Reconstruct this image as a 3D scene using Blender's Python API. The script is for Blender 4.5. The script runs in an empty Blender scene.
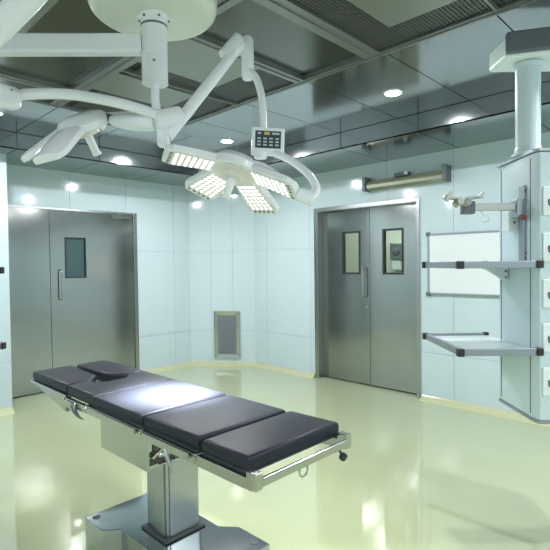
import bpy, bmesh, math, random
from mathutils import Vector, Matrix, Euler
random.seed(4)
C = bpy.context.scene.collection
V = Vector
PI = math.pi
R_ = math.radians

# ------------------------------------------------------------------ camera pose
FPX, YAW, PITCH, ROLL, HC = 481.418509, -0.796812062, -0.0225792444, -0.0123278492, 1.5
_cy, _sy = math.cos(YAW), math.sin(YAW)
_r, _f, _u = V((_cy, _sy, 0)), V((-_sy, _cy, 0)), V((0, 0, 1))
CF = _f*math.cos(PITCH) + _u*math.sin(PITCH)
_u2 = _u*math.cos(PITCH) - _f*math.sin(PITCH)
CR = _r*math.cos(ROLL) + _u2*math.sin(ROLL)
CU = _u2*math.cos(ROLL) - _r*math.sin(ROLL)
HR, HF = _r, _f            # horizontal right / forward directions seen from the door corner

def at(px, py, d):
    "world point measured from the photo at distance d"
    return V((0, 0, HC)) + d*(CR*(px-275)/FPX - CU*(py-275)/FPX + CF)

# ------------------------------------------------------------------ materials
def mat(name, col, rough=.5, metal=0., spec=.5, coat=0., emit=None, es=0., bump=None, var=None, aniso=0., trans=0., ior=1.45, stretch=(1, 1, 1)):
    m = bpy.data.materials.new(name); m.use_nodes = True
    nt = m.node_tree; b = nt.nodes['Principled BSDF']
    b.inputs['Base Color'].default_value = (*col, 1)
    b.inputs['Roughness'].default_value = rough
    b.inputs['Metallic'].default_value = metal
    b.inputs['Specular IOR Level'].default_value = spec
    b.inputs['Coat Weight'].default_value = coat
    b.inputs['Coat Roughness'].default_value = .04
    b.inputs['IOR'].default_value = ior
    b.inputs['Transmission Weight'].default_value = trans
    b.inputs['Anisotropic'].default_value = aniso
    if emit:
        b.inputs['Emission Color'].default_value = (*emit, 1)
        b.inputs['Emission Strength'].default_value = es
    tc = nt.nodes.new('ShaderNodeTexCoord'); mp = nt.nodes.new('ShaderNodeMapping')
    mp.inputs['Scale'].default_value = stretch
    nt.links.new(tc.outputs['Object'], mp.inputs['Vector'])
    if var:                                   # (scale, amount): slight mottling of the colour
        n = nt.nodes.new('ShaderNodeTexNoise'); n.inputs['Scale'].default_value = var[0]
        n.inputs['Detail'].default_value = 4
        mr = nt.nodes.new('ShaderNodeMix'); mr.data_type = 'RGBA'
        mr.inputs['A'].default_value = (*[c*(1-var[1]) for c in col], 1)
        mr.inputs['B'].default_value = (*[min(1, c*(1+var[1])) for c in col], 1)
        nt.links.new(mp.outputs['Vector'], n.inputs['Vector'])
        nt.links.new(n.outputs['Fac'], mr.inputs['Factor'])
        nt.links.new(mr.outputs['Result'], b.inputs['Base Color'])
    if bump:                                  # list of (scale, strength, distance)
        prev = None
        for s, st, dist in bump:
            n = nt.nodes.new('ShaderNodeTexNoise'); n.inputs['Scale'].default_value = s
            n.inputs['Detail'].default_value = 2
            bp = nt.nodes.new('ShaderNodeBump'); bp.inputs['Strength'].default_value = st
            bp.inputs['Distance'].default_value = dist
            nt.links.new(mp.outputs['Vector'], n.inputs['Vector'])
            nt.links.new(n.outputs['Fac'], bp.inputs['Height'])
            if prev: nt.links.new(prev.outputs['Normal'], bp.inputs['Normal'])
            prev = bp
        nt.links.new(prev.outputs['Normal'], b.inputs['Normal'])
    return m

M = {}
M['floor'] = mat('epoxy_floor', (.44, .49, .30), .045, spec=.9, coat=.6, var=(1.3, .04), bump=[(2.2, .30, .006)])
M['cove'] = mat('floor_cove', (.52, .54, .34), .15, spec=.5)
M['wall'] = mat('glass_wall_panel', (.555, .665, .70), .10, spec=.55, bump=[(1.2, .15, .01)])
M['grout'] = mat('panel_joint', (.40, .52, .55), .6)
M['steel'] = mat('brushed_steel', (.41, .42, .405), .14, 1., bump=[(1.3, .4, .012)])
M['steel_frame'] = mat('frame_steel', (.46, .47, .46), .25, 1.)
M['ceil'] = mat('ceiling_steel', (.36, .38, .38), .12, 1., bump=[(.9, .2, .01)])
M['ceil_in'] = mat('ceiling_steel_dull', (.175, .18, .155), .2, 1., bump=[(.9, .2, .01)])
M['ceil_flat'] = mat('diffuser_panel', (.30, .32, .29), .35, .6)
M['ceil_frame'] = mat('anodised_frame', (.31, .32, .31), .35, .8)
M['dark'] = mat('dark_gap', (.03, .035, .035), .7)
M['mesh'] = mat('grille_bars', (.42, .44, .40), .4, .7)
M['wire'] = mat('grille_wire', (.20, .21, .20), .4, .7)
M['white'] = mat('white_enamel', (.88, .91, .94), .2, spec=.5, coat=.2)
M['cream'] = mat('cream_plastic', (.76, .80, .72), .3, spec=.5)
M['lampgrey'] = mat('lamp_underside', (.76, .74, .71), .35)
M['led'] = mat('led_lens', (.95, .95, .93), .3, emit=(1, .98, .95), es=2.2)
M['ledoff'] = mat('led_dark_lens', (.30, .31, .31), .25)
M['black'] = mat('black_plastic', (.025, .028, .03), .4)
M['pad'] = mat('navy_leatherette', (.019, .023, .034), .42, spec=.35, bump=[(7, .25, .01), (260, .06, .001)])
M['chrome'] = mat('polished_steel', (.53, .54, .50), .18, 1., bump=[(3, .1, .004)])
M['column'] = mat('satin_steel', (.50, .53, .53), .28, 1.)
M['base'] = mat('table_base_steel', (.50, .54, .57), .13, 1., bump=[(2.2, .3, .01)])
M['rubber'] = mat('dark_rubber', (.05, .06, .065), .6)
M['pend'] = mat('pendant_enamel', (.62, .74, .78), .3, spec=.5)
M['pendw'] = mat('outlet_plate_white', (.80, .88, .88), .35)
M['alu'] = mat('grey_aluminium_rail', (.33, .37, .41), .38, .55)
M['greycap'] = mat('slate_plastic', (.13, .15, .17), .45)
M['shelf'] = mat('shelf_tray', (.66, .75, .78), .22)
M['board'] = mat('whiteboard_face', (.74, .79, .80), .18)
M['screen'] = mat('keypad_screen', (.055, .075, .09), .25)
M['icon'] = mat('keypad_marks', (.5, .58, .6), .4)
M['amber'] = mat('keypad_amber', (.70, .48, .18), .4)
M['glass_dark'] = mat('tinted_window', (.04, .08, .085), .06, spec=.8)
M['glass'] = mat('clear_window', (.95, 1., .98), .01, trans=1., ior=1.15)
M['brass'] = mat('fixture_olive_metal', (.46, .46, .36), .28, .9)
M['corridor'] = mat('corridor_paint', (.70, .76, .66), .5)
M['lamp_lens'] = mat('downlight_lens', (.9, .95, 1), .3, emit=(.86, .96, 1), es=60)
M['ring'] = mat('downlight_ring', (.7, .72, .72), .3, .6)
M['vent'] = mat('vent_mesh', (.30, .33, .35), .45, .5)
M['red'] = mat('dark_red_knob', (.20, .03, .04), .35)

# ------------------------------------------------------------------ mesh helpers
def obj(name, bm, m, parent=None, smooth=None, bevel=0, subsurf=0):
    me = bpy.data.meshes.new(name)
    bmesh.ops.recalc_face_normals(bm, faces=bm.faces)
    bm.to_mesh(me); bm.free()
    o = bpy.data.objects.new(name, me); C.objects.link(o)
    for mm in (m if isinstance(m, (list, tuple)) else [m]): me.materials.append(M[mm])
    if parent: o.parent = parent
    if smooth is None: smooth = 35
    if smooth:
        for p in me.polygons: p.use_smooth = True
        try: me.set_sharp_from_angle(angle=R_(smooth))
        except Exception: pass
    if bevel:
        b = o.modifiers.new('bevel', 'BEVEL'); b.width = bevel; b.segments = 3; b.limit_method = 'ANGLE'; b.angle_limit = R_(40)
        b.harden_normals = False
    return o

def thing(name, label, cat, loc=(0, 0, 0), rotz=0, group=None):
    o = bpy.data.objects.new(name, None); C.objects.link(o)
    o.location = loc; o.rotation_euler = (0, 0, rotz); o.empty_display_size = .1
    o['label'] = label; o['category'] = cat
    if group: o['group'] = group
    return o

def tag(o, label, cat, group=None):
    o['label'] = label; o['category'] = cat
    if group: o['group'] = group
    return o

def struct(name, bm, m, parent=None, **k):
    o = obj(name, bm, m, parent, **k)
    if not parent: o['kind'] = 'structure'
    return o

def box(bm, x0, x1, y0, y1, z0, z1, mi=0, mtx=None):
    vs = [bm.verts.new((x, y, z)) for x in (x0, x1) for y in (y0, y1) for z in (z0, z1)]
    if mtx:
        for v in vs: v.co = mtx @ v.co
    for q in ((0, 1, 3, 2), (4, 6, 7, 5), (0, 4, 5, 1), (2, 3, 7, 6), (0, 2, 6, 4), (1, 5, 7, 3)):
        f = bm.faces.new([vs[i] for i in q]); f.material_index = mi
    return vs

def prism(bm, pts, z0, z1, mi=0, mtx=None):
    a = [bm.verts.new((x, y, z0)) for x, y in pts]; b = [bm.verts.new((x, y, z1)) for x, y in pts]
    if mtx:
        for v in a+b: v.co = mtx @ v.co
    n = len(pts)
    fs = [bm.faces.new(a[::-1]), bm.faces.new(b)]
    for i in range(n): fs.append(bm.faces.new((a[i], a[(i+1) % n], b[(i+1) % n], b[i])))
    for f in fs: f.material_index = mi
    return fs

def smoothpath(pts, n=8):
    pts = [V(p) for p in pts]; out = []
    P = [pts[0]*2-pts[1]] + pts + [pts[-1]*2-pts[-2]]
    for i in range(1, len(P)-2):
        for k in range(n):
            t = k/n; a, b, c, d = P[i-1], P[i], P[i+1], P[i+2]
            out.append(.5*((2*b)+(c-a)*t+(2*a-5*b+4*c-d)*t*t+(3*b-a-3*c+d)*t**3))
    out.append(pts[-1]); return out

def tube(bm, pts, r, seg=20, mi=0, cap=True, flat=1.0, up=None):
    "round tube along points; r a number or one radius per point"
    pts = [V(p) for p in pts]; n = len(pts)
    rs = r if isinstance(r, (list, tuple)) else [r]*n
    t0 = (pts[1]-pts[0]).normalized()
    x = up.cross(t0) if up else (t0.orthogonal())
    if x.length < 1e-5: x = t0.orthogonal()
    x.normalize(); rings = []
    for i, p in enumerate(pts):
        t = (pts[min(i+1, n-1)]-pts[max(i-1, 0)]).normalized()
        x = (x - t*x.dot(t)).normalized(); y = t.cross(x)
        rings.append([bm.verts.new(p + x*math.cos(2*PI*k/seg)*rs[i]*flat + y*math.sin(2*PI*k/seg)*rs[i]) for k in range(seg)])
    for a, b in zip(rings, rings[1:]):
        for k in range(seg):
            f = bm.faces.new((a[k], a[(k+1) % seg], b[(k+1) % seg], b[k])); f.material_index = mi
    if cap:
        for q in (rings[0][::-1], rings[-1]):
            f = bm.faces.new(q); f.material_index = mi

def lathe(bm, prof, org, axis=V((0, 0, 1)), seg=40, mi=0):
    "prof: (radius, distance along axis)"
    axis = axis.normalized(); x = axis.orthogonal().normalized(); y = axis.cross(x); org = V(org); rings = []
    for r, h in prof:
        c = org+axis*h
        if r < 1e-6: rings.append([bm.verts.new(c)])
        else: rings.append([bm.verts.new(c+x*math.cos(2*PI*k/seg)*r+y*math.sin(2*PI*k/seg)*r) for k in range(seg)])
    for a, b in zip(rings, rings[1:]):
        for k in range(seg):
            k2 = (k+1) % seg
            if len(a) == 1 and len(b) == 1: continue
            if len(a) == 1: q = (a[0], b[k], b[k2])
            elif len(b) == 1: q = (a[k], a[k2], b[0])
            else: q = (a[k], a[k2], b[k2], b[k])
            f = bm.faces.new(q); f.material_index = mi
    for rg, fl in ((rings[0], True), (rings[-1], False)):
        if len(rg) > 1:
            f = bm.faces.new(rg[::-1] if fl else rg); f.material_index = mi

def bar(bm, a, b, w, h, up=V((0, 0, 1)), mi=0, w2=None, h2=None):
    "rectangular bar from a to b, width w (sideways) and height h"
    a, b = V(a), V(b); d = (b-a).normalized(); s = d.cross(up).normalized(); u = s.cross(d)
    w2 = w2 or w; h2 = h2 or h
    A = [bm.verts.new(a+s*sx*w/2+u*sz*h/2) for sx, sz in ((-1, -1), (1, -1), (1, 1), (-1, 1))]
    B = [bm.verts.new(b+s*sx*w2/2+u*sz*h2/2) for sx, sz in ((-1, -1), (1, -1), (1, 1), (-1, 1))]
    fs = [bm.faces.new(A[::-1]), bm.faces.new(B)] + [bm.faces.new((A[i], A[(i+1) % 4], B[(i+1) % 4], B[i])) for i in range(4)]
    for f in fs: f.material_index = mi

def NB(): return bmesh.new()

def cells(us, vs, holes):
    out = []
    for a, b in zip(us, us[1:]):
        for c, d in zip(vs, vs[1:]):
            cu, cv = (a+b)/2, (c+d)/2
            if any(h[0] < cu < h[1] and h[2] < cv < h[3] for h in holes): continue
            out.append((a, b, c, d))
    return out

# ================================================================== THE ROOM
XR, YL = 4.88, 5.97            # planes of the right and left walls
XP, YP = 1.64, 5.45            # pillar beside the left door
XB, YB = -2.6, -2.6            # walls behind the photographer
ZS, ZC = 2.665, 2.83           # soffit and ceiling heights
FX, FY = 4.0, 5.15             # fascia planes
K1, K2 = (4.275, 5.97), (4.88, 5.19)   # chamfered corner

def panel_wall(name, p0, p1, joints, holes=(), zj=(0, .52, 1.70, ZS+.2), flip=1):
    "wall from p0 to p1 (room on the left of the direction); joints measured along it"
    p0, p1 = V((*p0, 0)), V((*p1, 0)); L = (p1-p0).length; d = (p1-p0)/L; nrm = V((-d.y, d.x, 0))
    mt = Matrix(((d.x, nrm.x, 0, p0.x), (d.y, nrm.y, 0, p0.y), (0, 0, 1, 0), (0, 0, 0, 1)))
    us = sorted(set([0, L] + list(joints) + [h[i] for h in holes for i in (0, 1)]))
    vs = sorted(set(list(zj) + [h[i] for h in holes for i in (2, 3)]))
    bm = NB(); g = .0022
    for a, b, c, e in cells(us, vs, holes):
        box(bm, a, b, -.10, -.006, c, e, 1, mt)
        # a joint is cut only where the panels really end
        l = g if a in joints else 0; r = g if b in joints else 0
        lo = g if c in zj and c > 0 else 0; hi = g if e in zj and e < ZS else 0
        box(bm, a+l, b-r, -.0065, 0, c+lo, e-hi, 0, mt)
    return struct(name, bm, ['wall', 'grout'], smooth=0), mt

# left wall (runs along X at YL); travel so that the room lies to the left: from K1 towards the pillar
LH = K1[0]-XP
dl0, dl1 = K1[0]-3.40, K1[0]-1.79          # door opening measured from K1
panel_wall('wall_left', K1, (XP, YL), [K1[0]-4.0, K1[0]-3.25, K1[0]-2.5], [(dl0, dl1, 0, 2.20)])
panel_wall('wall_corner', K2, K1, [.33, .66])
panel_wall('wall_right', (XR, YB), K2, [1.7-YB-1.2, 2.17-YB, 2.95-YB, 4.12-YB, 4.93-YB], [(2.56-YB, 4.02-YB, 0, 2.20)])
panel_wall('wall_pillar_side', (XP, YL+.05), (XP, YP+.02), [])
panel_wall('wall_pillar_front', (XP, YP), (XB, YP), [.9, 1.8, 2.7, 3.6])
panel_wall('wall_near_left', (XB, YP), (XB, YB), [1, 2, 3, 4, 5, 6, 7])
panel_wall('wall_near_right', (XB, YB), (XR, YB), [1, 2, 3, 4, 5, 6, 7])

# floor and cove skirting
bm = NB(); box(bm, XB-.1, 8.0, YB-.1, YL+.4, -.1, 0); struct('floor', bm, 'floor')
def cove(name, p0, p1, r=.065, rise=.04):
    p0, p1 = V((*p0, 0)), V((*p1, 0)); d = (p1-p0).normalized(); n = V((-d.y, d.x, 0)); bm = NB()
    prof = [(0, 0), (0, rise+.01)] + [(.004 + r*(1-math.cos(a)), .002+rise*(1-math.sin(a))) for a in [PI/2*k/6 for k in range(7)]]
    prof = [(0, .0), (0, rise+.012), (.006, rise+.012)] + [(.006+r*(math.sin(a)), .001+rise*(1-math.sin(a)) if 0 else .001+rise*(1-math.sin(a))**1.0*(math.cos(a)**.5 if a < PI/2-.01 else 0)) for a in [PI/2*k/7 for k in range(1, 8)]] + [(r+.02, 0)]
    A = [bm.verts.new(p0+n*u+V((0, 0, z))) for u, z in prof]; B = [bm.verts.new(p1+n*u+V((0, 0, z))) for u, z in prof]
    k = len(prof)
    for i in range(k): bm.faces.new((A[i], A[(i+1) % k], B[(i+1) % k], B[i]))
    bm.faces.new(A); bm.faces.new(B[::-1])
    struct(name, bm, 'cove')
cove('baseboard_left', K1, (3.42, YL))
cove('baseboard_corner', K2, K1)
cove('baseboard_right', (XR, 4.05), K2)
cove('baseboard_right_near', (XR, YB), (XR, 2.53))
cove('baseboard_pillar', (XP, YP), (XB, YP))

# ------------------------------------------------------------------ ceiling
def ceil_panels(bm, xs, ys, z, mi, gap=.004, backing=1, poly=None):
    for a, b in zip(xs, xs[1:]):
        for c, d in zip(ys, ys[1:]):
            box(bm, a+gap, b-gap, c+gap, d-gap, z, z+.01, mi)
            box(bm, a, b, c, d, z+.0095, z+.03, backing)
bm = NB()
# right strip, beyond the airflow field
ceil_panels(bm, [2.71, FX], [YB, -1.7, -1.03, -.36, .30, .97, 1.64, 2.30, 2.97, 3.64], ZC, 0)
# far strip: split by the corner
ceil_panels(bm, [XB, -1.7, -1.03, -.36, .30, .97, 1.64, 2.31], [4.08, FY], ZC, 0)
box(bm, 2.71+.004, FX-.004, 3.64+.004, 4.08, ZC, ZC+.01, 0)
for a, b in ((2.31, 2.98), (2.98, 3.6)): box(bm, a+.004, b-.004, 4.084, FY-.004, ZC, ZC+.01, 0)
prism(bm, [(3.604, 4.084), (FX-.004, 4.084), (FX-.004, 4.95), (3.85, FY-.004), (3.604, FY-.004)], ZC, ZC+.01, 0)
box(bm, 2.31, FX, 3.64, FY, ZC+.0095, ZC+.03, 1)
struct('ceiling', bm, ['ceil', 'dark'], smooth=0)
# soffit and fascia (dropped perimeter)
g = .004
bm = NB()
for a, b in ((YB, -1.3), (-1.3, -.45), (-.45, .40), (.40, 1.25), (1.25, 2.10), (2.10, 2.95), (2.95, 3.80)):
    box(bm, FX, XR, a+g, b-g, ZS, ZS+.01, 0)
    box(bm, FX, FX+.012, a+g, b-g, ZS, ZC-.004, 0)
prism(bm, [(FX, 3.804), (XR, 3.804), (XR, 5.19), (FX+.02, 4.96), (FX, 4.95)], ZS, ZS+.01, 0)
prism(bm, [(FX+.02, 4.965), (XR, 5.195), K1, (3.87, FY+.01)], ZS, ZS+.01, 0)
box(bm, FX, FX+.012, 3.804, 4.95, ZS, ZC-.004, 0)
prism(bm, [(FX, 4.95), (FX+.012, 4.955), (3.858, FY+.012), (3.85, FY)], ZS, ZC-.004, 0)
for a, b in ((XB, -.9), (-.9, -.05), (-.05, .8), (.8, 1.65), (1.65, 2.5), (2.5, 3.35)):
    box(bm, a+g, b-g, FY, YL, ZS, ZS+.01, 0)
    box(bm, a+g, b-g, FY, FY+.012, ZS, ZC-.004, 0)
prism(bm, [(3.354, FY), (3.85, FY), (3.865, FY+.012), K1, (K1[0], YL), (3.354, YL)], ZS, ZS+.01, 0)
box(bm, 3.354, 3.85, FY, FY+.012, ZS, ZC-.004, 0)
box(bm, FX+.004, XR, YB, 5.3, ZS+.0095, ZC+.1, 1)       # dark void behind the panels
box(bm, XB, 4.4, FY+.004, YL, ZS+.0098, ZC+.1, 1)
prism(bm, [(FX+.006, 4.95), (4.8, 4.95), (4.8, 5.9), (3.85, 5.9), (3.85, FY+.006)], ZS+.0099, ZC+.1, 1)
struct('trim_1', bm, ['ceil', 'dark'], smooth=0)

# airflow field: frames, dull steel panels, perforated bands
FRX = [2.68, 1.59, .95, -.12, -1.2, -2.3]
bm = NB()
def fr(x0, x1, y0, y1, z=ZC-.012):
    box(bm, x0, x1, y0, y1, z, ZC+.05)
    w = .012
    if (x1-x0) < (y1-y0): box(bm, (x0+x1)/2-w/2, (x0+x1)/2+w/2, y0, y1, z-.008, z+.001)
    else: box(bm, x0, x1, (y0+y1)/2-w/2, (y0+y1)/2+w/2, z-.008, z+.001)
fr(2.65, 2.71, YB, 4.08)
fr(1.54, 1.64, YB, 4.02); fr(.88, .99, YB, 4.02); fr(-.2, -.1, YB, 4.02); fr(-1.3, -1.2, YB, 4.02)
fr(XB, 2.65, 4.02, 4.08)
for a, b in ((1.65, 1.77), (2.28, 2.36), (-.6, -.5)): fr(1.64, 2.65, a, b)
fr(1.64, 2.65, 3.0, 3.02); fr(1.64, 2.65, .93, .955)
fr(XB, 1.54, 3.64, 3.72); fr(XB, 1.54, 1.30, 1.38); fr(XB, 1.54, -.9, -.82)
struct('trim_2', bm, 'ceil_frame', smooth=0)
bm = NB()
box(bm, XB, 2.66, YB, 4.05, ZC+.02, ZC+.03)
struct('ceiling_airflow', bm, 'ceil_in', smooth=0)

def grille(label, x0, x1, y0, y1, bands, panel):
    "perforated bands (rectangles) round a flat diffuser panel, set between the frames"
    t = thing('ceiling_air_grille', label, 'air grille', ((x0+x1)/2, (y0+y1)/2, ZC))
    mt = Matrix.Translation((-(x0+x1)/2, -(y0+y1)/2, -ZC))
    bm = NB(); s = .022; w = .006
    for a, b, c, d in bands:
        x = a
        while x < b: box(bm, x, x+w, c, d, ZC+.002, ZC+.010, 0, mt); x += s
        y = c
        while y < d: box(bm, a, b, y, y+w, ZC+.003, ZC+.009, 0, mt); y += s
    obj('wire_mesh', bm, 'wire', t, smooth=0)
    bm = NB(); box(bm, x0, x1, y0, y1, ZC+.014, ZC+.019, 0, mt); obj('backing', bm, 'dark', t, smooth=0)
    if panel:
        bm = NB(); box(bm, *panel, ZC-.004, ZC+.013, 0, mt); obj('diffuser_panel', bm, 'ceil_flat', t, smooth=0, bevel=.003)
grille('large ceiling air grille wrapping a pale flat panel at the top edge', 1.64, 2.65, .955, 1.65,
       [(2.43, 2.65, .955, 1.65), (1.64, 2.43, 1.45, 1.65)], (1.64, 2.43, .955, 1.45))
grille('ceiling air grille nearest the camera, in the top right corner', 1.64, 2.65, -.5, .93,
       [(2.43, 2.65, -.5, .93)], (1.64, 2.43, -.5, .93))
grille('ceiling air grille behind the raised lamp arm', 1.64, 2.65, 2.36, 3.0,
       [(2.30, 2.65, 2.36, 3.0), (1.72, 2.30, 2.84, 3.0)], (1.64, 2.30, 2.36, 2.84))
grille('far ceiling air grille above the lamp hub, with a mesh border', 1.64, 2.65, 3.02, 4.02,
       [(2.30, 2.65, 3.02, 4.02), (1.72, 2.30, 3.02, 3.10), (1.72, 2.30, 3.5, 4.02)], (1.64, 2.30, 3.10, 3.5))

# ------------------------------------------------------------------ downlights
def downlight(x, y, label, first=[None]):
    if first[0] is None:
        t = thing('ceiling_downlight', label, 'ceiling light', (x, y, ZC), 0, 'recessed downlights')
        bm = NB(); lathe(bm, [(.060, -.001), (.062, -.008), (.078, -.006), (.080, 0)], (0, 0, 0)); obj('rim', bm, 'ring', t)
        bm = NB(); lathe(bm, [(0, -.0095), (.059, -.0095), (.059, -.003), (0, -.003)], (0, 0, 0)); obj('lens', bm, 'lamp_lens', t)
        first[0] = t
    else:
        s = first[0]; t = s.copy(); C.objects.link(t); t.location = (x, y, ZC); t['label'] = label
        for ch in list(s.children):
            c = ch.copy(); C.objects.link(c); c.parent = t
    l = bpy.data.lights.new('downlight_beam', 'AREA'); l.shape = 'DISK'; l.size = .11; l.energy = 46; l.color = (.95, .965, 1.0)
    lo = bpy.data.objects.new('downlight_beam', l); C.objects.link(lo); lo.location = (x, y, ZC-.014)
downlight(3.37, 3.99, 'lit round downlight glowing just above the right lamp head')
downlight(3.37, 1.98, 'lit round downlight in the steel ceiling above the double doors')
downlight(3.37, -.03, 'lit round downlight in the steel ceiling over the pendant column')
downlight(3.05, 4.62, 'lit round downlight behind the lamp hub near the left wall')
downlight(1.30, 4.62, 'lit round downlight off to the left above the single-window door')
downlight(-.5, 4.62, 'lit round downlight outside the frame at far left')
downlight(3.37, -1.9, 'added fill downlight behind the camera on the right')  # unseen, added as fill from behind the camera
for x_, y_, w_ in ((-1.3, -1.5, 'in the back left corner behind the camera'), (.6, -1.5, 'straight behind the camera'), (1.9, -1.5, 'behind the camera towards the pendant'), (-1.6, .6, 'left of the camera'), (-1.6, 2.7, 'to the left of the table, outside the frame')):  # unseen downlights added to brighten the white lamp arms
    downlight(x_, y_, 'added fill downlight ' + w_)

# ------------------------------------------------------------------ right double door
def wmat(o, d, n):     # local (along, out, up) -> world
    return Matrix(((d[0], n[0], 0, o[0]), (d[1], n[1], 0, o[1]), (0, 0, 1, 0), (0, 0, 0, 1)))
def leaf(bm, mt, a, b, z0, z1, y0, y1, win=None):
    us = [a, b] + (list(win[:2]) if win else []); vs = [z0, z1] + (list(win[2:]) if win else [])
    for p, q, r, s in cells(sorted(us), sorted(vs), [win] if win else []): box(bm, p, q, y0, y1, r, s, 0, mt)
    bmesh.ops.remove_doubles(bm, verts=bm.verts, dist=1e-5)
def rectring(bm, mt, a, b, c, d, w, y0, y1, mi=0):
    box(bm, a, b, y0, y1, c, c+w, mi, mt); box(bm, a, b, y0, y1, d-w, d, mi, mt)
    box(bm, a, a+w, y0, y1, c+w, d-w, mi, mt); box(bm, b-w, b, y0, y1, c+w, d-w, mi, mt)
def pull(bm, mt, u, z0, z1, y0, r=.009):
    pts = [(u, y0, z0), (u, y0+.045, z0), (u, y0+.055, z0+.012), (u, y0+.055, z1-.012), (u, y0+.045, z1), (u, y0, z1)]
    tube(bm, [mt @ V(p) for p in pts], r, 12)

# local u = world Y (from YB upward), out = -X
mtR = wmat((XR, 0), (0, 1), (-1, 0))
bm = NB()
for a, b, c, d in ((2.545, 2.585, 0, 2.215), (3.975, 4.035, 0, 2.215), (2.585, 3.975, 2.165, 2.215)):
    box(bm, a, b, -.16, .018, c, d, 0, mtR)
for o_ in [struct('door_2', bm, 'steel_frame', smooth=0, bevel=.003)]: DR = o_
bm = NB(); leaf(bm, mtR, 3.255, 3.972, .02, 2.163, -.135, -.09, (3.39, 3.66, 1.365, 1.895)); struct('door_leaf', bm, 'steel', DR, smooth=0)
bm = NB(); leaf(bm, mtR, 2.588, 3.249, .02, 2.163, -.135, -.09, (2.80, 3.07, 1.365, 1.895)); struct('door_leaf', bm, 'steel', DR, smooth=0)
for a, b in ((3.39, 3.66), (2.80, 3.07)):
    bm = NB(); rectring(bm, mtR, a-.004, b+.004, 1.361, 1.899, .024, -.137, -.084); struct('window_frame', bm, 'black', DR, smooth=0, bevel=.002)
    bm = NB(); box(bm, a, b, -.118, -.110, 1.37, 1.89, 0, mtR); struct('window_pane', bm, 'glass', DR, smooth=0)
bm = NB(); pull(bm, mtR, 3.318, 1.09, 1.44, -.09); struct('door_handle', bm, 'chrome', DR)
bm = NB(); lathe(bm, [(.024, 0), (.024, .006), (.012, .008), (.012, .014), (0, .014)], mtR @ V((3.30, -.09, .97)), V((-1, 0, 0)), 20); struct('lock', bm, 'chrome', DR)
bm = NB(); box(bm, 2.585, 3.975, -.14, -.10, .0, .018, 0, mtR); struct('threshold', bm, 'rubber', DR, smooth=0)
bm = NB(); box(bm, 3.249, 3.255, -.13, -.11, .02, 2.163, 0, mtR); struct('meeting_gap', bm, 'dark', DR, smooth=0)

# corridor behind the glazed doors
bm = NB()
box(bm, 6.6, 6.7, .8, 6.2, 0, 2.7); box(bm, XR+.12, 6.7, 6.2, 6.3, 0, 2.7); box(bm, XR+.12, 6.7, .7, .8, 0, 2.7); box(bm, XR+.12, 6.7, .7, 6.3, 2.7, 2.8)
struct('wall_corridor', bm, 'corridor', smooth=0)
l = bpy.data.lights.new('corridor_lamp', 'AREA'); l.shape = 'RECTANGLE'; l.size = .3; l.size_y = 2.4; l.energy = 40; l.color = (.95, 1, .92)
lo = bpy.data.objects.new('corridor_lamp', l); C.objects.link(lo); lo.location = (5.8, 3.4, 2.68)
t = thing('soap_dispenser', 'metal wall dispenser seen through the right-hand door window', 'dispenser', (6.6, 3.79, 1.56))
bm = NB(); box(bm, -.10, -.001, -.10, .10, -.02, .24); obj('body', bm, 'column', t, bevel=.01)
bm = NB(); lathe(bm, [(.05, 0), (.055, .03), (.03, .045), (0, .045)], (-.10, 0, .10), V((-1, 0, 0)), 24); obj('dial', bm, 'greycap', t)
bm = NB(); box(bm, -.09, -.001, -.07, .07, -.17, -.03); obj('label_plate', bm, 'pendw', t, bevel=.006)

# ------------------------------------------------------------------ left door (one wide and one narrow leaf)
mtL = wmat((0, YL), (1, 0), (0, -1))
bm = NB()
for a, b, c, d in ((1.765, 1.80, 0, 2.215), (3.355, 3.405, 0, 2.215), (1.80, 3.355, 2.185, 2.215)):
    box(bm, a, b, -.10, .015, c, d, 0, mtL)
DL = struct('door_1', bm, 'steel_frame', smooth=0, bevel=.003)
bm = NB(); leaf(bm, mtL, 1.803, 2.247, .015, 2.183, -.05, -.005); struct('door_leaf', bm, 'steel', DL, smooth=0)
bm = NB(); leaf(bm, mtL, 2.253, 3.352, .015, 2.183, -.05, -.005, (2.43, 2.69, 1.36, 1.86)); struct('door_leaf', bm, 'steel', DL, smooth=0)
bm = NB(); rectring(bm, mtL, 2.426, 2.694, 1.356, 1.864, .016, -.052, 0.0); struct('window_frame', bm, 'black', DL, smooth=0, bevel=.002)
bm = NB(); box(bm, 2.44, 2.68, -.03, -.022, 1.37, 1.85, 0, mtL); struct('window_pane', bm, 'glass_dark', DL, smooth=0)
bm = NB(); pull(bm, mtL, 2.365, 1.10, 1.46, -.005); struct('door_handle', bm, 'chrome', DL)
bm = NB(); box(bm, 2.247, 2.253, -.045, -.02, .015, 2.183, 0, mtL); struct('meeting_gap', bm, 'dark', DL, smooth=0)
bm = NB(); box(bm, 1.80, 3.355, -.05, -.01, 0, .014, 0, mtL); struct('threshold', bm, 'dark', DL, smooth=0)
bm = NB(); box(bm, 3.05, 3.28, -.005, .045, 2.125, 2.175, 0, mtL)
bar(bm, mtL @ V((3.10, .03, 2.18)), mtL @ V((3.24, .16, 2.19)), .02, .012); bar(bm, mtL @ V((3.24, .16, 2.19)), mtL @ V((3.33, .02, 2.20)), .02, .012)
struct('door_closer', bm, 'chrome', DL, smooth=0, bevel=.004)

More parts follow.
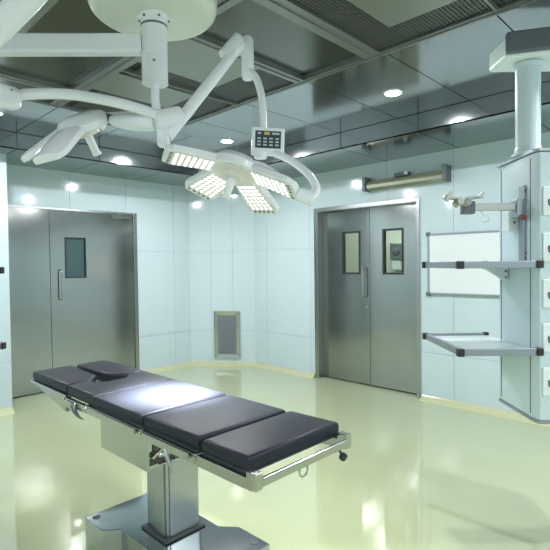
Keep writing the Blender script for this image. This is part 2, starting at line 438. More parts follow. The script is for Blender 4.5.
# ------------------------------------------------------------------ things on the walls
# olive metal light fixture above the double doors
t = thing('wall_light_fixture', 'long unlit metal wall fixture above the steel double doors', 'wall light', (XR, 2.70, 2.40))
bm = NB()
prof = [(0, -.055), (.075, -.055), (.105, -.035), (.11, 0), (.10, .03), (.06, .055), (0, .06)]
A = [bm.verts.new((-u, -.46, z)) for u, z in prof]; B = [bm.verts.new((-u, .46, z)) for u, z in prof]
for i in range(len(prof)): bm.faces.new((A[i], A[(i+1) % 7], B[(i+1) % 7], B[i]))
bm.faces.new(A); bm.faces.new(B[::-1])
obj('housing', bm, 'brass', t, smooth=20)
for s in (-1, 1):
    bm = NB(); box(bm, -.13, 0, s*.49-.02, s*.49+.02, -.065, .10); obj('end_bracket', bm, 'greycap', t, bevel=.006)
bm = NB(); box(bm, -.06, 0, -.05, .13, .062, .10); obj('ballast', bm, 'greycap', t, bevel=.005)
bm = NB(); lathe(bm, [(.018, 0), (.018, .03), (0, .03)], (-.06, -.03, .085), V((-1, 0, 0)), 16); obj('connector', bm, 'pendw', t)

# whiteboard
t = thing('whiteboard', 'wall whiteboard in a slim grey frame behind the pendant shelves', 'whiteboard', (XR, 1.92, 1.48))
bm = NB(); box(bm, -.018, -.001, -.515, .515, -.31, .31); obj('writing_surface', bm, 'board', t, smooth=0)
bm = NB(); mt_ = wmat((0, 0), (0, 1), (-1, 0)); rectring(bm, mt_, -.53, .53, -.325, .325, .02, .001, .026); obj('frame', bm, 'alu', t, smooth=0, bevel=.003)
for a in (-.525, .525):
    for b in (-.32, .32):
        bm = NB(); box(bm, -.03, -.001, a-.022, a+.022, b-.022, b+.022); obj('corner_cap', bm, 'greycap', t, bevel=.006)

# return air vent low on the chamfered corner
d_ = V((K1[0]-K2[0], K1[1]-K2[1], 0)); Lk = d_.length; d_.normalize(); n_ = V((-d_.y, d_.x, 0))
t = thing('wall_air_vent', 'low return air vent with a metal frame on the narrow corner wall', 'air vent', V((*K2, 0))+d_*.425+V((0, 0, .455)), math.atan2(d_.y, d_.x))
bm = NB()
o_, i_ = (.20, .355), (.135, .29)
for (p, q), y0, y1 in ((o_, 0, .012),):
    ov = [bm.verts.new((sx*o_[0], .001, sz*o_[1])) for sx, sz in ((-1, -1), (1, -1), (1, 1), (-1, 1))]
    ow = [bm.verts.new((sx*o_[0], .02, sz*o_[1])) for sx, sz in ((-1, -1), (1, -1), (1, 1), (-1, 1))]
    iv = [bm.verts.new((sx*i_[0], .008, sz*i_[1])) for sx, sz in ((-1, -1), (1, -1), (1, 1), (-1, 1))]
    ib = [bm.verts.new((sx*i_[0], .001, sz*i_[1])) for sx, sz in ((-1, -1), (1, -1), (1, 1), (-1, 1))]
    for r0, r1 in ((ov, ow), (ow, iv), (iv, ib), (ib, ov)):
        for k in range(4): bm.faces.new((r0[k], r0[(k+1) % 4], r1[(k+1) % 4], r1[k]))
obj('frame', bm, 'chrome', t, smooth=0)
bm = NB(); box(bm, -.135, .135, .001, .004, -.29, .29); obj('backing', bm, 'greycap', t, smooth=0)
bm = NB()
k = -.128
while k < .13: box(bm, k, k+.005, .004, .009, -.29, .29); k += .013
k = -.285
while k < .285: box(bm, -.135, .135, .004, .008, k, k+.004); k += .03
obj('louvre', bm, 'vent', t, smooth=0)

# ================================================================== OPERATING TABLE
TX, TY = 1.29, 1.98
T = thing('operating_table', 'steel operating table with navy padded sections, standing in the middle of the room', 'operating table', (TX, TY, 0))
mtT = Matrix.Translation((-TX, -TY, 0))
BZ = .22
hw = .242
def sharp_prism(pts, z0, z1, mi=0):
    bm = NB(); prism(bm, pts, z0, z1, mi, mtT); return bm
base = [(1.05, 1.55), (1.53, 1.55), (1.53, 1.76), (1.465, 1.84), (1.465, 2.16), (1.53, 2.22), (1.53, 2.405), (1.05, 2.405), (1.05, 2.22), (1.118, 2.16), (1.118, 1.84), (1.05, 1.76)]
obj('base', sharp_prism(base, .03, BZ), 'base', T, smooth=0, bevel=.004)
b2 = [(TX+(x-TX)*.95, TY+(y-TY)*.97) for x, y in base]
obj('plinth', sharp_prism(b2, 0, .03), 'rubber', T, smooth=0)
for x, y in ((1.49, 1.61), (1.09, 1.61), (1.09, 2.36), (1.49, 2.36)):
    bm = NB(); lathe(bm, [(.020, BZ-TX*0), (.020, BZ+.003), (.011, BZ+.004), (.009, BZ+.001), (0, BZ+.001)], (x-TX, y-TY, 0), seg=24); obj('bolt_cover', bm, 'greycap', T)
bm = NB(); box(bm, 1.195, 1.42, 1.885, 2.105, BZ+.0005, BZ+.012, 0, mtT); obj('column_gasket', bm, 'rubber', T, bevel=.003)
bm = NB()
box(bm, 1.217, 1.40, 1.91, 2.08, BZ+.01, .62, 0, mtT)
box(bm, 1.232, 1.385, 1.904, 1.909, BZ+.012, .62, 0, mtT)
box(bm, 1.2105, 1.2165, 1.925, 2.0, BZ+.012, .62, 0, mtT)
obj('column', bm, 'column', T, smooth=0, bevel=.004)
bm = NB(); box(bm, 1.225, 1.392, 1.85, 2.07, .60, .79, 0, mtT); obj('inner_column', bm, 'column', T, smooth=0, bevel=.003)
# box housing the drive, open at its front end
bm = NB()
box(bm, 1.045, 1.055, 1.78, 2.20, .635, .77, 0, mtT); box(bm, 1.525, 1.535, 1.78, 2.20, .635, .77, 0, mtT)
box(bm, 1.055, 1.525, 1.80, 2.20, .635, .643, 0, mtT); box(bm, 1.055, 1.525, 2.19, 2.20, .643, .77, 0, mtT)
box(bm, 1.055, 1.10, 1.78, 1.79, .643, .66, 0, mtT)
obj('drive_housing', bm, 'chrome', T, smooth=0, bevel=.002)
bm = NB(); box(bm, 1.058, 1.222, 1.86, 2.18, .645, .765, 0, mtT); obj('drive_unit', bm, 'dark', T, smooth=0)
bm = NB()
bar(bm, V((1.09, 1.84, .66))+mtT.translation, V((1.09, 1.83, .76))+mtT.translation, .016, .012)
bar(bm, V((1.09, 1.82, .67))+mtT.translation, V((1.16, 1.82, .71))+mtT.translation, .014, .014)
bar(bm, V((1.13, 1.84, .665))+mtT.translation, V((1.20, 1.84, .665))+mtT.translation, .02, .016)
bar(bm, V((1.15, 1.80, .75))+mtT.translation, V((1.19, 1.80, .70))+mtT.translation, .014, .014)
obj('linkage', bm, 'chrome', T, bevel=.002)

def localpts(pts): return [V(p)+mtT.translation for p in pts]
# frame rails
ZB, ZR = .768, .808
def rail(name, x0, x1, y0, y1, z0, z1, m='chrome', bev=.003):
    bm = NB(); box(bm, x0, x1, y0, y1, z0, z1, 0, mtT); return obj(name, bm, m, T, smooth=0, bevel=bev)
for s in (-1, 1):
    X = TX+s*hw
    xa, xb = (X-.012, X+.014)
    rail('frame_rail', xa, xb, 1.815, 2.33, ZB+.002, ZR)
    rail('frame_rail', xa, xb, 1.435, 1.80, ZB+.002, ZR)
    rail('frame_rail', xa-.001, xb+.001, 1.13, 1.425, ZB, ZR)
    rail('frame_rail', xa, xb, 2.345, 2.60, ZB, ZR-.006)
    bm = NB(); prism(bm, [(2.585, .725), (2.98, .795), (3.09, .80), (3.10, .8145), (2.585, .8145)], xa, xb, 0,
                     Matrix(((0, 0, 1, -TX), (1, 0, 0, -TY), (0, 1, 0, 0), (0, 0, 0, 1))))
    obj('leg_plate_side', bm, 'chrome', T, smooth=0, bevel=.003)
    # accessory side rail on standoffs
    bm = NB(); xo = X+s*.022
    box(bm, xo-.005, xo+.005, 1.845, 2.29, .786, .811, 0, mtT)
    box(bm, xo-.005, xo+.005, 1.46, 1.785, .786, .811, 0, mtT)
    obj('side_rail', bm, 'chrome', T, smooth=0, bevel=.002)
    for y in (1.815, 1.432, 2.335, 2.60):
        bm = NB(); lathe(bm, [(.017, -.02), (.017, .012), (.008, .014), (.008, .018), (0, .018)], localpts([(X, y, .795)])[0], V((s, 0, 0)), 20)
        obj('hinge', bm, 'chrome', T)
rail('cross_bar', 1.062, 1.518, 2.30, 2.33, .775, .80)
rail('cross_bar', 1.062, 1.518, 1.45, 1.48, .775, .80)
rail('cross_bar', 1.062, 1.518, 1.78, 1.81, .785, .81)
# end frame at the head
rail('end_block', 1.03, 1.064, 1.105, 1.15, .775, .832)
rail('end_block', 1.516, 1.55, 1.105, 1.15, .775, .832)
rail('end_bar', 1.064, 1.516, 1.105, 1.118, .782, .812)
bm = NB(); pts = [(1.27+.022*math.cos(a), 1.112, .770+.022*math.sin(a)) for a in [2*PI*k/24 for k in range(25)]]
tube(bm, localpts(pts), .0035, 8); obj('ring', bm, 'chrome', T)
bm = NB(); tube(bm, localpts([(1.50, 1.13, .785), (1.495, 1.12, .768), (1.49, 1.105, .76)]), .006, 12); obj('clamp_rod', bm, 'chrome', T)
bm = NB(); lathe(bm, [(0, -.014), (.014, -.010), (.017, 0), (.014, .010), (0, .014)], localpts([(1.488, 1.10, .757)])[0], V((0, -1, -.4)), 20); obj('clamp_knob', bm, 'black', T)
# dark clamp lever below the leg joint and levers near the column
bm = NB(); pts = smoothpath([(1.03, 2.47, .785), (1.025, 2.44, .760), (1.025, 2.40, .745), (1.025, 2.35, .742)], 5)
tube(bm, localpts(pts), [.016-.013*i/(len(pts)-1) for i in range(len(pts))], 10); obj('clamp_lever', bm, 'greycap', T)
bm = NB(); box(bm, 1.018, 1.036, 2.44, 2.56, .765, .80, 0, mtT); obj('clamp_body', bm, 'chrome', T, bevel=.006)
bm = NB(); pts = smoothpath([(1.045, 1.64, .80), (1.035, 1.62, .76), (1.04, 1.60, .72), (1.045, 1.60, .69)], 5)
tube(bm, localpts(pts), [.010-.003*i/(len(pts)-1) for i in range(len(pts))], 10, flat=.6); obj('release_lever', bm, 'column', T)

# padded sections
def pad(pts, z0=.815, z1=.865, bev=.016, lab=None, sag=0):
    bm = NB(); prism(bm, pts, z0, z1, 0, mtT)
    bmesh.ops.bevel(bm, geom=[e for e in bm.edges if all(v.co.z > z1-.001 for v in e.verts)], offset=bev, segments=5, profile=.5, affect='EDGES')
    bmesh.ops.bevel(bm, geom=[e for e in bm.edges if all(v.co.z < z0+.001 for v in e.verts)], offset=.006, segments=2, profile=.5, affect='EDGES')
    o = obj('pad', bm, 'pad', T, smooth=50)
    if lab: o['label'] = lab
    return o
xl, xr = 1.055, 1.527
def board(pts): 
    bm = NB(); prism(bm, [(TX+(x-TX)*.985, y) for x, y in pts], .8085, .8145, 0, mtT); obj('pad_board', bm, 'rubber', T, smooth=0)
P6 = [(xl, 1.165), (xr+.02, 1.165), (xr+.005, 1.415), (xl, 1.415)]
P5 = [(xl, 1.437), (xr, 1.437), (xr, 1.815), (xl, 1.815)]
P4 = [(xl, 1.842), (xr, 1.842), (xr, 2.292), (xl, 2.292)]
P3 = [(xl, 2.296), (xr, 2.296), (xr, 2.60), (1.42, 2.62), (1.36, 2.50), (1.22, 2.50), (1.16, 2.62), (xl, 2.60)]
P2 = [(1.325, 2.72), (1.40, 2.612), (xr, 2.612), (xr, 3.11), (1.325, 3.11)]
P1 = [(xl, 2.612), (1.19, 2.612), (1.277, 2.73), (1.295, 3.11), (xl, 3.11)]
for p, lb in ((P6, 'short navy head rest pad'), (P5, 'navy back pad'), (P4, 'brightly lit seat pad'), (P3, 'notched pelvic pad'), (P2, 'split leg pad on the far side'), (P1, 'split leg pad on the near side')):
    pad(p, lab=lb); board(p)

# ================================================================== SURGICAL LIGHT
SP = at(154, 16, 2.315)                     # spindle top at the ceiling cover
SPx, SPy = SP.x, SP.y
S = thing('surgical_light', 'white twin-head surgical light hanging from a round ceiling cover over the table', 'surgical light', (SPx, SPy, ZC-.02))
S_inv = Matrix.Translation((-SPx, -SPy, -(ZC-.02)))
def sobj(name, bm, m, parent=S, **k):
    bmesh.ops.transform(bm, matrix=S_inv, verts=bm.verts)
    return obj(name, bm, m, parent, **k)
bm = NB()
prof = [(0, .0), (.30, .0), (.305, -.03), (.30, -.07)] + [(.30-.05*(1-math.cos(a))-.0, -.07-.045*math.sin(a)) for a in [PI/2*k/8 for k in range(1, 9)]] + [(.10, -.118), (0, -.118)]
lathe(bm, prof, (SPx, SPy, ZC-.016), seg=72); sobj('ceiling_cover', bm, 'cream')
zt = ZC-.016-.118
bm = NB(); lathe(bm, [(0, .002), (.075, .002), (.078, -.012), (.066, -.022), (.062, -.05), (0, -.05)], (SPx, SPy, zt), seg=48); sobj('flange', bm, 'white')
for k in range(6):
    a = k*PI/3+.3
    bm = NB(); lathe(bm, [(0, 0), (.006, 0), (.006, .006), (0, .006)], (SPx+.069*math.cos(a), SPy+.069*math.sin(a), zt-.024), seg=10); sobj('flange_bolt', bm, 'greycap')
zb = SP.z-.325
bm = NB()
lathe(bm, [(0, 0), (.062, 0), (.062, .128), (.0605, .130), (.0605, .134), (.062, .136), (.062, zt-.05-zb), (0, zt-.05-zb)], (SPx, SPy, zb), seg=48)
sobj('spindle', bm, 'white')
bm = NB(); lathe(bm, [(.063, 0), (.0635, .002), (.0635, .008), (.063, .010)], (SPx, SPy, zt-.054), seg=48); sobj('spindle_ring', bm, 'greycap')
for q in ((154, 60), ):
    p = at(q[0], q[1], 2.253); bm = NB(); lathe(bm, [(.006, 0), (.006, .003), (0, .003)], p, -HF, 12); sobj('screw', bm, 'greycap')

# lamp 1 arms: horizontal beam to the left, rising spring arm, bow to the gimbal
b0 = at(142, 45, 2.30); b1 = at(-30, 45, 2.22)
bm = NB(); bar(bm, b0, b1, .07, .088); 
sobj('extension_arm', bm, 'white', bevel=.012)
bm = NB(); lathe(bm, [(0, -.075), (.055, -.07), (.062, -.055), (.062, .055), (.055, .07), (0, .075)], at(-34, 45, 2.2), seg=32); sobj('elbow', bm, 'white')
s0 = at(-48, 74, 1.75); s1 = at(66, -40, 1.62)
bm = NB()
pts = [s0.lerp(s1, k/14) for k in range(15)]
tube(bm, pts, [.036+.012*math.sin(PI*min(1, k/14*1.02)) for k in range(15)], 20, flat=.75); sobj('spring_arm', bm, 'white')
bm = NB(); pts = smoothpath([at(-34, 45, 2.14), at(-44, 60, 2.0), at(-50, 70, 1.85), at(-48, 74, 1.76)], 6); tube(bm, pts, .045, 16); sobj('link', bm, 'white')
# block at left edge
kn0 = at(-40, 88, 1.78); kn1 = at(16, 99, 2.1)
bm = NB(); bar(bm, kn0, kn1, .075, .10); sobj('knuckle', bm, 'white', bevel=.03)
for q in ((3, 90), (12, 90)):
    bm = NB(); lathe(bm, [(.004, 0), (.004, .003), (0, .003)], at(q[0], q[1], 1.99), -HF, 10); sobj('screw', bm, 'greycap')
bow = smoothpath([at(12, 97, 2.10), at(30, 94, 2.13), at(70, 94.5, 2.18), at(110, 101, 2.22), at(140, 109, 2.26), at(168, 119, 2.30)], 8)
bm = NB(); tube(bm, bow, .024, 20); sobj('bow_tube', bm, 'white')
bm = NB(); ax = (at(184, 115, 2.36)-at(150, 122, 2.27)).normalized()
lathe(bm, [(0, 0), (.036, 0), (.046, .01), (.048, .03), (.048, .12), (.044, .135), (0, .138)], at(155, 121, 2.29), ax, 36); sobj('gimbal', bm, 'white')
pts = [at(155, 123, 2.31), at(148, 123, 2.32), at(135, 122.5, 2.34), at(118, 121, 2.37), at(111, 120, 2.38)]
bm = NB(); tube(bm, pts, [.034, .040, .042, .032, .022], 24, up=V((0, 0, 1))); sobj('neck', bm, 'white')
bm = NB(); tube(bm, [at(111.5, 120, 2.378), at(106, 119, 2.39)], [.026, .028], 24); sobj('neck_ring', bm, 'black')

# lamp 2 arms
bm = NB(); tube(bm, [V((SPx, SPy, zb+.004)), at(155, 100, 2.315), at(160, 128, 2.32), at(163.5, 138, 2.33)], .021, 20); sobj('drop_tube', bm, 'white')
bm = NB(); bar(bm, at(163, 126, 2.33), at(164, 147, 2.33), .06, .05, up=HF); sobj('knuckle', bm, 'white', bevel=.012)
a0, a1 = at(167, 137, 2.33), at(240, 45, 2.52)
bm = NB(); n = 16; pts = [a0.lerp(a1, k/n) for k in range(n+1)]
tube(bm, pts, [.032 if k < 10 else .032-.003*(k-10)/6 for k in range(n+1)], 20, up=HF, flat=.9); sobj('spring_arm', bm, 'white')
bm = NB(); tube(bm, [at(224, 57, 2.49), at(240, 38, 2.52)], [.038, .036], 20); sobj('spring_arm_cap', bm, 'white', bevel=.006)
bm = NB(); lathe(bm, [(0, -.045), (.033, -.045), (.036, -.035), (.036, .035), (.033, .045), (0, .045)], at(239.5, 46, 2.52), HF+HR*.25, 28); sobj('elbow', bm, 'white')
bm = NB(); kx = at(247.5, 58, 2.53)
lathe(bm, [(0, -.115), (.026, -.112), (.033, -.10), (.033, -.02), (.0315, -.018), (.0315, -.014), (.033, -.012), (.033, .09), (.024, .108), (0, .11)], kx, V((0, 0, 1)), 28); sobj('swivel', bm, 'white')
bow = smoothpath([at(248, 71, 2.52), at(256, 78, 2.50), at(261.5, 96, 2.47), at(263, 115, 2.45), at(264, 130, 2.44)], 8)
bm = NB(); tube(bm, bow, [.021-.004*i/(len(bow)-1) for i in range(len(bow))], 20); sobj('bow_tube', bm, 'white')
bow = smoothpath([at(265, 150, 2.44), at(274, 153, 2.42), at(290, 160, 2.38), at(306, 172, 2.33), at(314, 182, 2.30), at(316.5, 190, 2.28), at(313, 196.5, 2.27)], 8)
bm = NB(); tube(bm, bow, .019, 20); sobj('bow_tube', bm, 'white')
bm = NB(); c0 = at(297, 193.5, 2.27); c1 = at(314, 200, 2.27)
tube(bm, [c0, c0.lerp(c1, .06), c0.lerp(c1, .94), c1], [.026, .032, .032, .027], 28); sobj('gimbal', bm, 'white')
# keypad
kp = at(268, 141, 2.40)
ez = -(CF*.98 - CR*.08).normalized(); ex = (CR*1+CU*-.03); ex = (ex-ez*ex.dot(ez)).normalized(); ey = ez.cross(ex)
KM = Matrix((( ex.x, ey.x, ez.x, kp.x), (ex.y, ey.y, ez.y, kp.y), (ex.z, ey.z, ez.z, kp.z), (0, 0, 0, 1)))
bm = NB(); box(bm, -.083, .083, -.072, .070, -.022, 0, 0, KM); KP = sobj('control_panel', bm, 'white', bevel=.008)
bm = NB(); box(bm, -.064, .064, -.036, .050, -.001, .002, 0, KM); sobj('screen', bm, 'screen', KP, smooth=0)
bm = NB()
for r in range(3):
    for c in range(4):
        x, y = -.045+c*.030, .012-r*.016
        box(bm, x-.009, x+.009, y-.0045, y+.0035, .002, .003, 0, KM)
box(bm, -.052, -.036, .032, .042, .002, .003, 0, KM); box(bm, .020, .056, .032, .042, .002, .003, 0, KM)
box(bm, -.020, .008, .030, .044, .002, .003, 1, KM)
sobj('keypad_marks', bm, ['icon', 'amber'], KP, smooth=0)
bm = NB(); lathe(bm, [(0, -.02), (.03, -.02), (.034, -.01), (.034, .01), (0, .012)], KM @ V((-.035, -.066, -.012)), ey, 24); sobj('panel_joint', bm, 'white', KP)

def lamp_head(center, normal, right, lit, R=.345, angles=()):
    "petals in a shallow bowl; normal is the direction of the light"
    n = normal.normalized(); e1 = (right-n*right.dot(n)).normalized(); e2 = n.cross(e1)    # local x=e1, y=e2, z=n (towards the table)
    HM = Matrix(((e1.x, e2.x, n.x, center.x), (e1.y, e2.y, n.y, center.y), (e1.z, e2.z, n.z, center.z), (0, 0, 0, 1)))
    bm = NB()
    lathe(bm, [(0, -.075), (.06, -.072), (.11, -.056), (.138, -.022), (.136, .010), (.11, .014), (.10, .010), (0, .010)], HM @ V((0, 0, 0)), n, 5 if 0 else 40)
    head = sobj('lamp_head', bm, 'white')
    bm = NB(); lathe(bm, [(0, .0105), (.10, .0105), (.105, .013), (.10, .018), (.06, .022), (.055, .035), (.04, .04), (0, .04)], HM @ V((0, 0, 0)), n, 40); sobj('hub_cover', bm, 'lampgrey', head)
    bm = NB(); lathe(bm, [(.022, .035), (.021, .05), (.020, .11), (.022, .135), (.018, .142), (0, .144)], HM @ V((0, 0, 0)), n, 28); sobj('sterile_handle', bm, 'white', head)
    for a in angles:
        a = R_(a)
        PM = HM @ Matrix.Rotation(a, 4, 'Z') @ Matrix.Translation((.095, 0, 0)) @ Matrix.Rotation(R_(-13), 4, 'Y')
        L = R-.095; w0, w1 = .072, .100
        bm = NB()
        rows = []
        NS = 8
        for i in range(NS+1):
            t = i/NS; x = L*t; w = w0+(w1-w0)*min(1, t*1.1)
            if t > .8: w *= 1-.28*((t-.8)/.2)**2
            th = .040-.014*t**2
            sec = [(-w, .006), (-w, -th*.55), (-w*.72, -th*.95), (0, -th*1.08), (w*.72, -th*.95), (w, -th*.55), (w, .006), (w*.93, .010), (-w*.93, .010)]
            rows.append([bm.verts.new(PM @ V((x, y, z))) for y, z in sec])
        m_ = len(rows[0])
        for A_, B_ in zip(rows, rows[1:]):
            for j in range(m_): bm.faces.new((A_[j], A_[(j+1) % m_], B_[(j+1) % m_], B_[j]))
        bm.faces.new(rows[0][::-1]); bm.faces.new(rows[-1])
        pe = sobj('petal', bm, 'white', head, bevel=.004)
        bm = NB()
        prism(bm, [(.018, -w0*.78), (L*.86, -w1*.83), (L*.93, -w1*.62), (L*.93, w1*.62), (L*.86, w1*.83), (.018, w0*.78)], .0085, .0125, 0, PM)
        for i in range(8):
            for j in range(5):
                t = .09+.78*i/7; w = (w0+(w1-w0)*t)*.62
                x, y = L*t+.006, -w+2*w*j/4
                mi = 1 if (lit and i < 7) else 2
                lathe(bm, [(.0085, .0), (.0085, .003), (.005, .0045), (0, .006)], PM @ V((x, y, .0125)), (PM.to_3x3() @ V((0, 0, 1))), 10, mi)
        sobj('led_board', bm, ['lampgrey', 'led', 'ledoff'], head, smooth=30)
        # grab slot at the tip
        bm = NB(); box(bm, L*.955, L*.985, -.03, .03, -.012, -.002, 0, PM); sobj('grip_slot', bm, 'greycap', head, bevel=.003)
    return head, HM

tgt = V((1.33, 2.03, .86))
c2 = at(234, 172, 2.36)
n2 = -CU*.95 - CR*.27 - CF*.24
h2, HM2 = lamp_head(c2, n2, CR*.95-CU*.27, True, angles=(18, 162, 234, 306))
bm = NB(); tube(bm, [at(299, 194, 2.27), at(284, 183, 2.29), at(262, 170, 2.33), c2-n2.normalized()*.03], [.024, .03, .036, .05], 20, up=V((0, 0, 1))); sobj('neck', bm, 'white')
c1 = at(85, 128, 2.40)
n1 = -CU*.84 + CR*.27 + CF*.44
h1, HM1 = lamp_head(c1, n1, CR*.95-CF*.1+CU*.28, False, angles=(180, 108, 252, 324))

def spot(pos, target, e, ang, blend, size, col):
    l = bpy.data.lights.new('surgical_beam', 'SPOT'); l.energy = e; l.spot_size = R_(ang); l.spot_blend = blend; l.shadow_soft_size = size; l.color = col
    o = bpy.data.objects.new('surgical_beam', l); C.objects.link(o); o.location = pos
    o.rotation_euler = (target-pos).to_track_quat('-Z', 'Y').to_euler(); return o
spot(c2+n2.normalized()*.19, tgt, 3600, 33, 1.0, .12, (1, .97, .96))
spot(c2+n2.normalized()*.21, tgt+HR*.25+HF*.2, 170, 88, .8, .12, (1, .99, .93))

# ================================================================== CEILING PENDANT
# built in its own frame: x to the right, y away from the doorway viewer, turned 45 degrees to the room
def pendant(label, origin, rot, full=True):
    t = thing('medical_pendant', label, 'medical pendant', origin, rot, None)
    zt, zb = 2.065, .665
    def P(name, bm, m, parent=t, **k): return obj(name, bm, m, parent, **k)
    # cabinet plan, local coords: front face y=0, left face x=0
    plan = [(.012, 0), (.36, 0), (.372, .012), (.372, .41), (.36, .422), (.012, .422), (0, .41), (0, .10), (0, .012)]
    plan = [(.014, 0), (.36, 0), (.40, .04), (.40, .41), (.36, .44), (.02, .44), (0, .42), (0, .035)]
    bm = NB(); prism(bm, plan, zb, zt); cab = P('cabinet', bm, 'pend', smooth=30, bevel=.004)
    for z0, z1, ex in ((zb-.018, zb-.001, .004), (zt+.001, zt+.016, .012)):
        bm = NB(); c = (.2, .22); prism(bm, [(c[0]+(x-c[0])*(1+ex*5), c[1]+(y-c[1])*(1+ex*5)) for x, y in plan], z0, z1); P('edge_trim', bm, 'alu', smooth=0, bevel=.002)
    # seams on the side
    for y in (.395, .065):
        bm = NB(); box(bm, -.002, .001, y-.003, y+.003, zb+.02, zt-.02); P('panel_seam', bm, 'greycap', smooth=0)
    # column
    bm = NB(); lathe(bm, [(0, 0), (.085, 0), (.085, .012), (.070, .018), (.068, .045), (.064, .05), (.064, .48), (.072, .484), (.072, .505), (0, .51)], (.052, .19, zt+.016), seg=40); P('column', bm, 'pend')
    # ceiling arm with slate end cap
    zc = zt+.016+.51
    bm = NB(); prism(bm, [(-.11, .10), (.25, .0), (.95, .0), (.95, .32), (-.11, .32)], zc+.0005, zc+.115); P('ceiling_arm', bm, 'pendw', smooth=0, bevel=.02)
    bm = NB(); prism(bm, [(-.12, .065), (.25, -.035), (.25, -.001), (-.12, .101)], zc+.008, zc+.122); P('end_cap', bm, 'greycap', smooth=30, bevel=.012)
    bm = NB(); lathe(bm, [(0, 0), (.10, 0), (.10, ZC-zc-.116-.002), (0, ZC-zc-.116-.002)], (.85, .17, zc+.116), seg=32); P('ceiling_mount', bm, 'pend')
    # shelves
    for zs in (1.487, 1.032):
        x0, x1, y0, y1 = -.41, -.004, -.015, .575
        x1 = .012
        bm = NB(); box(bm, x0+.01, -.004, y0+.012, y1-.01, zs-.012, zs); sh = P('shelf', bm, 'shelf', smooth=0, bevel=.003)
        for a, b, c, d in ((x0, x1, y0, y0+.022), (x0, -.004, y1-.022, y1), (x0, x0+.022, y0+.022, y1-.022)):
            bm = NB(); box(bm, a, b, c, d, zs-.022, zs+.014); P('shelf_rail', bm, 'alu', sh, smooth=0, bevel=.002)
        for x, y in ((x0+.006, y0+.006), (x1-.006, y0+.008), (x0+.006, y1-.006), (-.022, y1-.006)):
            bm = NB(); box(bm, x-.018, x+.018, y-.018, y+.018, zs-.024, zs+.017); P('corner_cap', bm, 'black', sh, smooth=0, bevel=.006)
        bm = NB(); prism(bm, [(-.005, zs-.024), (-.16, zs-.024), (-.13, zs-.035), (-.03, zs-.095), (-.005, zs-.095)], .30, .33, 0,
                         Matrix(((1, 0, 0, 0), (0, 0, 1, 0), (0, 1, 0, 0), (0, 0, 0, 1)))); P('shelf_bracket', bm, 'pendw', sh, smooth=0, bevel=.002)
        for dz in (-.045, -.08):
            bm = NB(); lathe(bm, [(.006, 0), (.006, .004), (0, .004)], (-.02, .2995, zs+dz), V((0, -1, 0)), 10); P('screw', bm, 'greycap', sh)
    # outlet plates on the front
    for z in (1.81, 1.57, 1.33, 1.10, .87):
        bm = NB(); box(bm, .026, .166, -.010, -.0005, z-.075, z+.075); pl = P('outlet_plate', bm, 'pendw', smooth=0, bevel=.004)
        for xo in (.075, ):
            bm = NB(); pts = [(xo+.020*math.cos(a), -.012, z-.012+.016*math.sin(a)) for a in [PI+PI*k/10 for k in range(11)]]
            tube(bm, [V(p) for p in [(xo-.02, -.012, z+.008)]+pts+[(xo+.02, -.012, z+.008)]], .005, 8); P('socket', bm, 'greycap', pl)
    if full:
        # instrument rail with a swing arm
        bm = NB(); box(bm, -.014, -.002, .105, .165, 1.50, 1.91); P('mount_rail', bm, 'alu', smooth=0, bevel=.003)
        for z in (1.88, 1.545, 1.515):
            bm = NB(); lathe(bm, [(.006, 0), (.006, .004), (0, .004)], (-.008, .1045, z), V((0, -1, 0)), 10); P('screw', bm, 'greycap')
        bm = NB(); box(bm, -.055, -.0145, .098, .17, 1.735, 1.835); P('arm_clamp', bm, 'alu', smooth=0, bevel=.006)
        bm = NB(); lathe(bm, [(.014, 0), (.016, .01), (.014, .026), (0, .028)], (-.03, .097, 1.735), V((0, -1, 0)), 20); P('clamp_knob', bm, 'red')
        bm = NB(); box(bm, -.32, -.0556, .11, .15, 1.777, 1.815); P('swing_arm', bm, 'mesh', smooth=0, bevel=.003)
        bm = NB(); box(bm, -.34, -.275, .103, .157, 1.759, 1.827); P('swing_arm_clamp', bm, 'greycap', smooth=0, bevel=.006)
        bm = NB(); pts = [(-.22+.026*math.cos(a), .13, 1.735+.022*math.sin(a)) for a in [2*PI*k/24 for k in range(25)]]
        tube(bm, [V(p) for p in pts], .004, 8); bar(bm, V((-.235, .13, 1.782)), V((-.225, .13, 1.757)), .012, .010); P('hook_ring', bm, 'pendw')
        # small tilting holder at the end
        bm = NB()
        bar(bm, V((-0.450, .10, 1.852)), V((-0.355, .11, 1.837)), .05, .014)
        bar(bm, V((-0.390, .10, 1.802)), V((-0.355, .11, 1.842)), .03, .03)
        bar(bm, V((-0.355, .11, 1.837)), V((-0.240, .10, 1.849)), .035, .014)
        bar(bm, V((-0.275, .08, 1.842)), V((-0.240, .08, 1.872)), .012, .012)
        bar(bm, V((-0.335, .10, 1.837)), V((-0.317, .11, 1.807)), .04, .04)
        bar(bm, V((-0.445, .08, 1.827)), V((-0.415, .08, 1.872)), .02, .02)
        lathe(bm, [(0, -.03), (.02, -.03), (.02, .03), (0, .03)], (-.365, .10, 1.827), V((0, 1, 0)), 20)
        P('instrument_holder', bm, 'mesh', smooth=30, bevel=.003)
        # white junction box beside the rail
        bm = NB(); box(bm, -.06, -.003, .18, .27, 1.665, 1.78); P('junction_box', bm, 'pendw', smooth=0, bevel=.006)
        bm = NB(); lathe(bm, [(.007, 0), (.007, .003), (0, .003)], (-.03, .1795, 1.715), V((0, -1, 0)), 10); P('screw', bm, 'greycap')
    return t
o = V((0, 0, 0)) + HR*1.362 + HF*2.50
pendant('pale blue ceiling pendant with two shelves at the right edge', (o.x, o.y, 0), YAW, True)
o = V((0, 0, 0)) + HR*(-1.645-.41) + HF*(2.90-.015)
pendant('second ceiling pendant, only its black shelf caps showing at the left edge', (o.x, o.y, 0), YAW+PI, False)

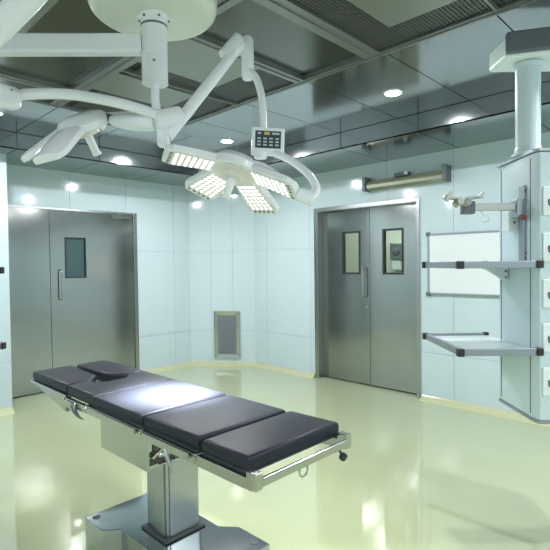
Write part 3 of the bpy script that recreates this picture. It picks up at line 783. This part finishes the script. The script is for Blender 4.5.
# ================================================================== light and camera
w = bpy.data.worlds.new('world'); bpy.context.scene.world = w; w.use_nodes = True
w.node_tree.nodes['Background'].inputs[0].default_value = (.6, .75, .8, 1); w.node_tree.nodes['Background'].inputs[1].default_value = .05

cam = bpy.data.cameras.new('camera'); co = bpy.data.objects.new('camera', cam); C.objects.link(co)
cam.sensor_width = 36; cam.lens = FPX/550*36; cam.clip_start = .05
Rm = Matrix(((CR.x, CU.x, -CF.x), (CR.y, CU.y, -CF.y), (CR.z, CU.z, -CF.z)))
co.matrix_world = Matrix.Translation((0, 0, HC)) @ Rm.to_4x4()
sc = bpy.context.scene; sc.camera = co
sc.view_settings.view_transform = 'Standard'; sc.view_settings.look = 'None'; sc.view_settings.gamma = 1
sc.view_settings.exposure = -.62
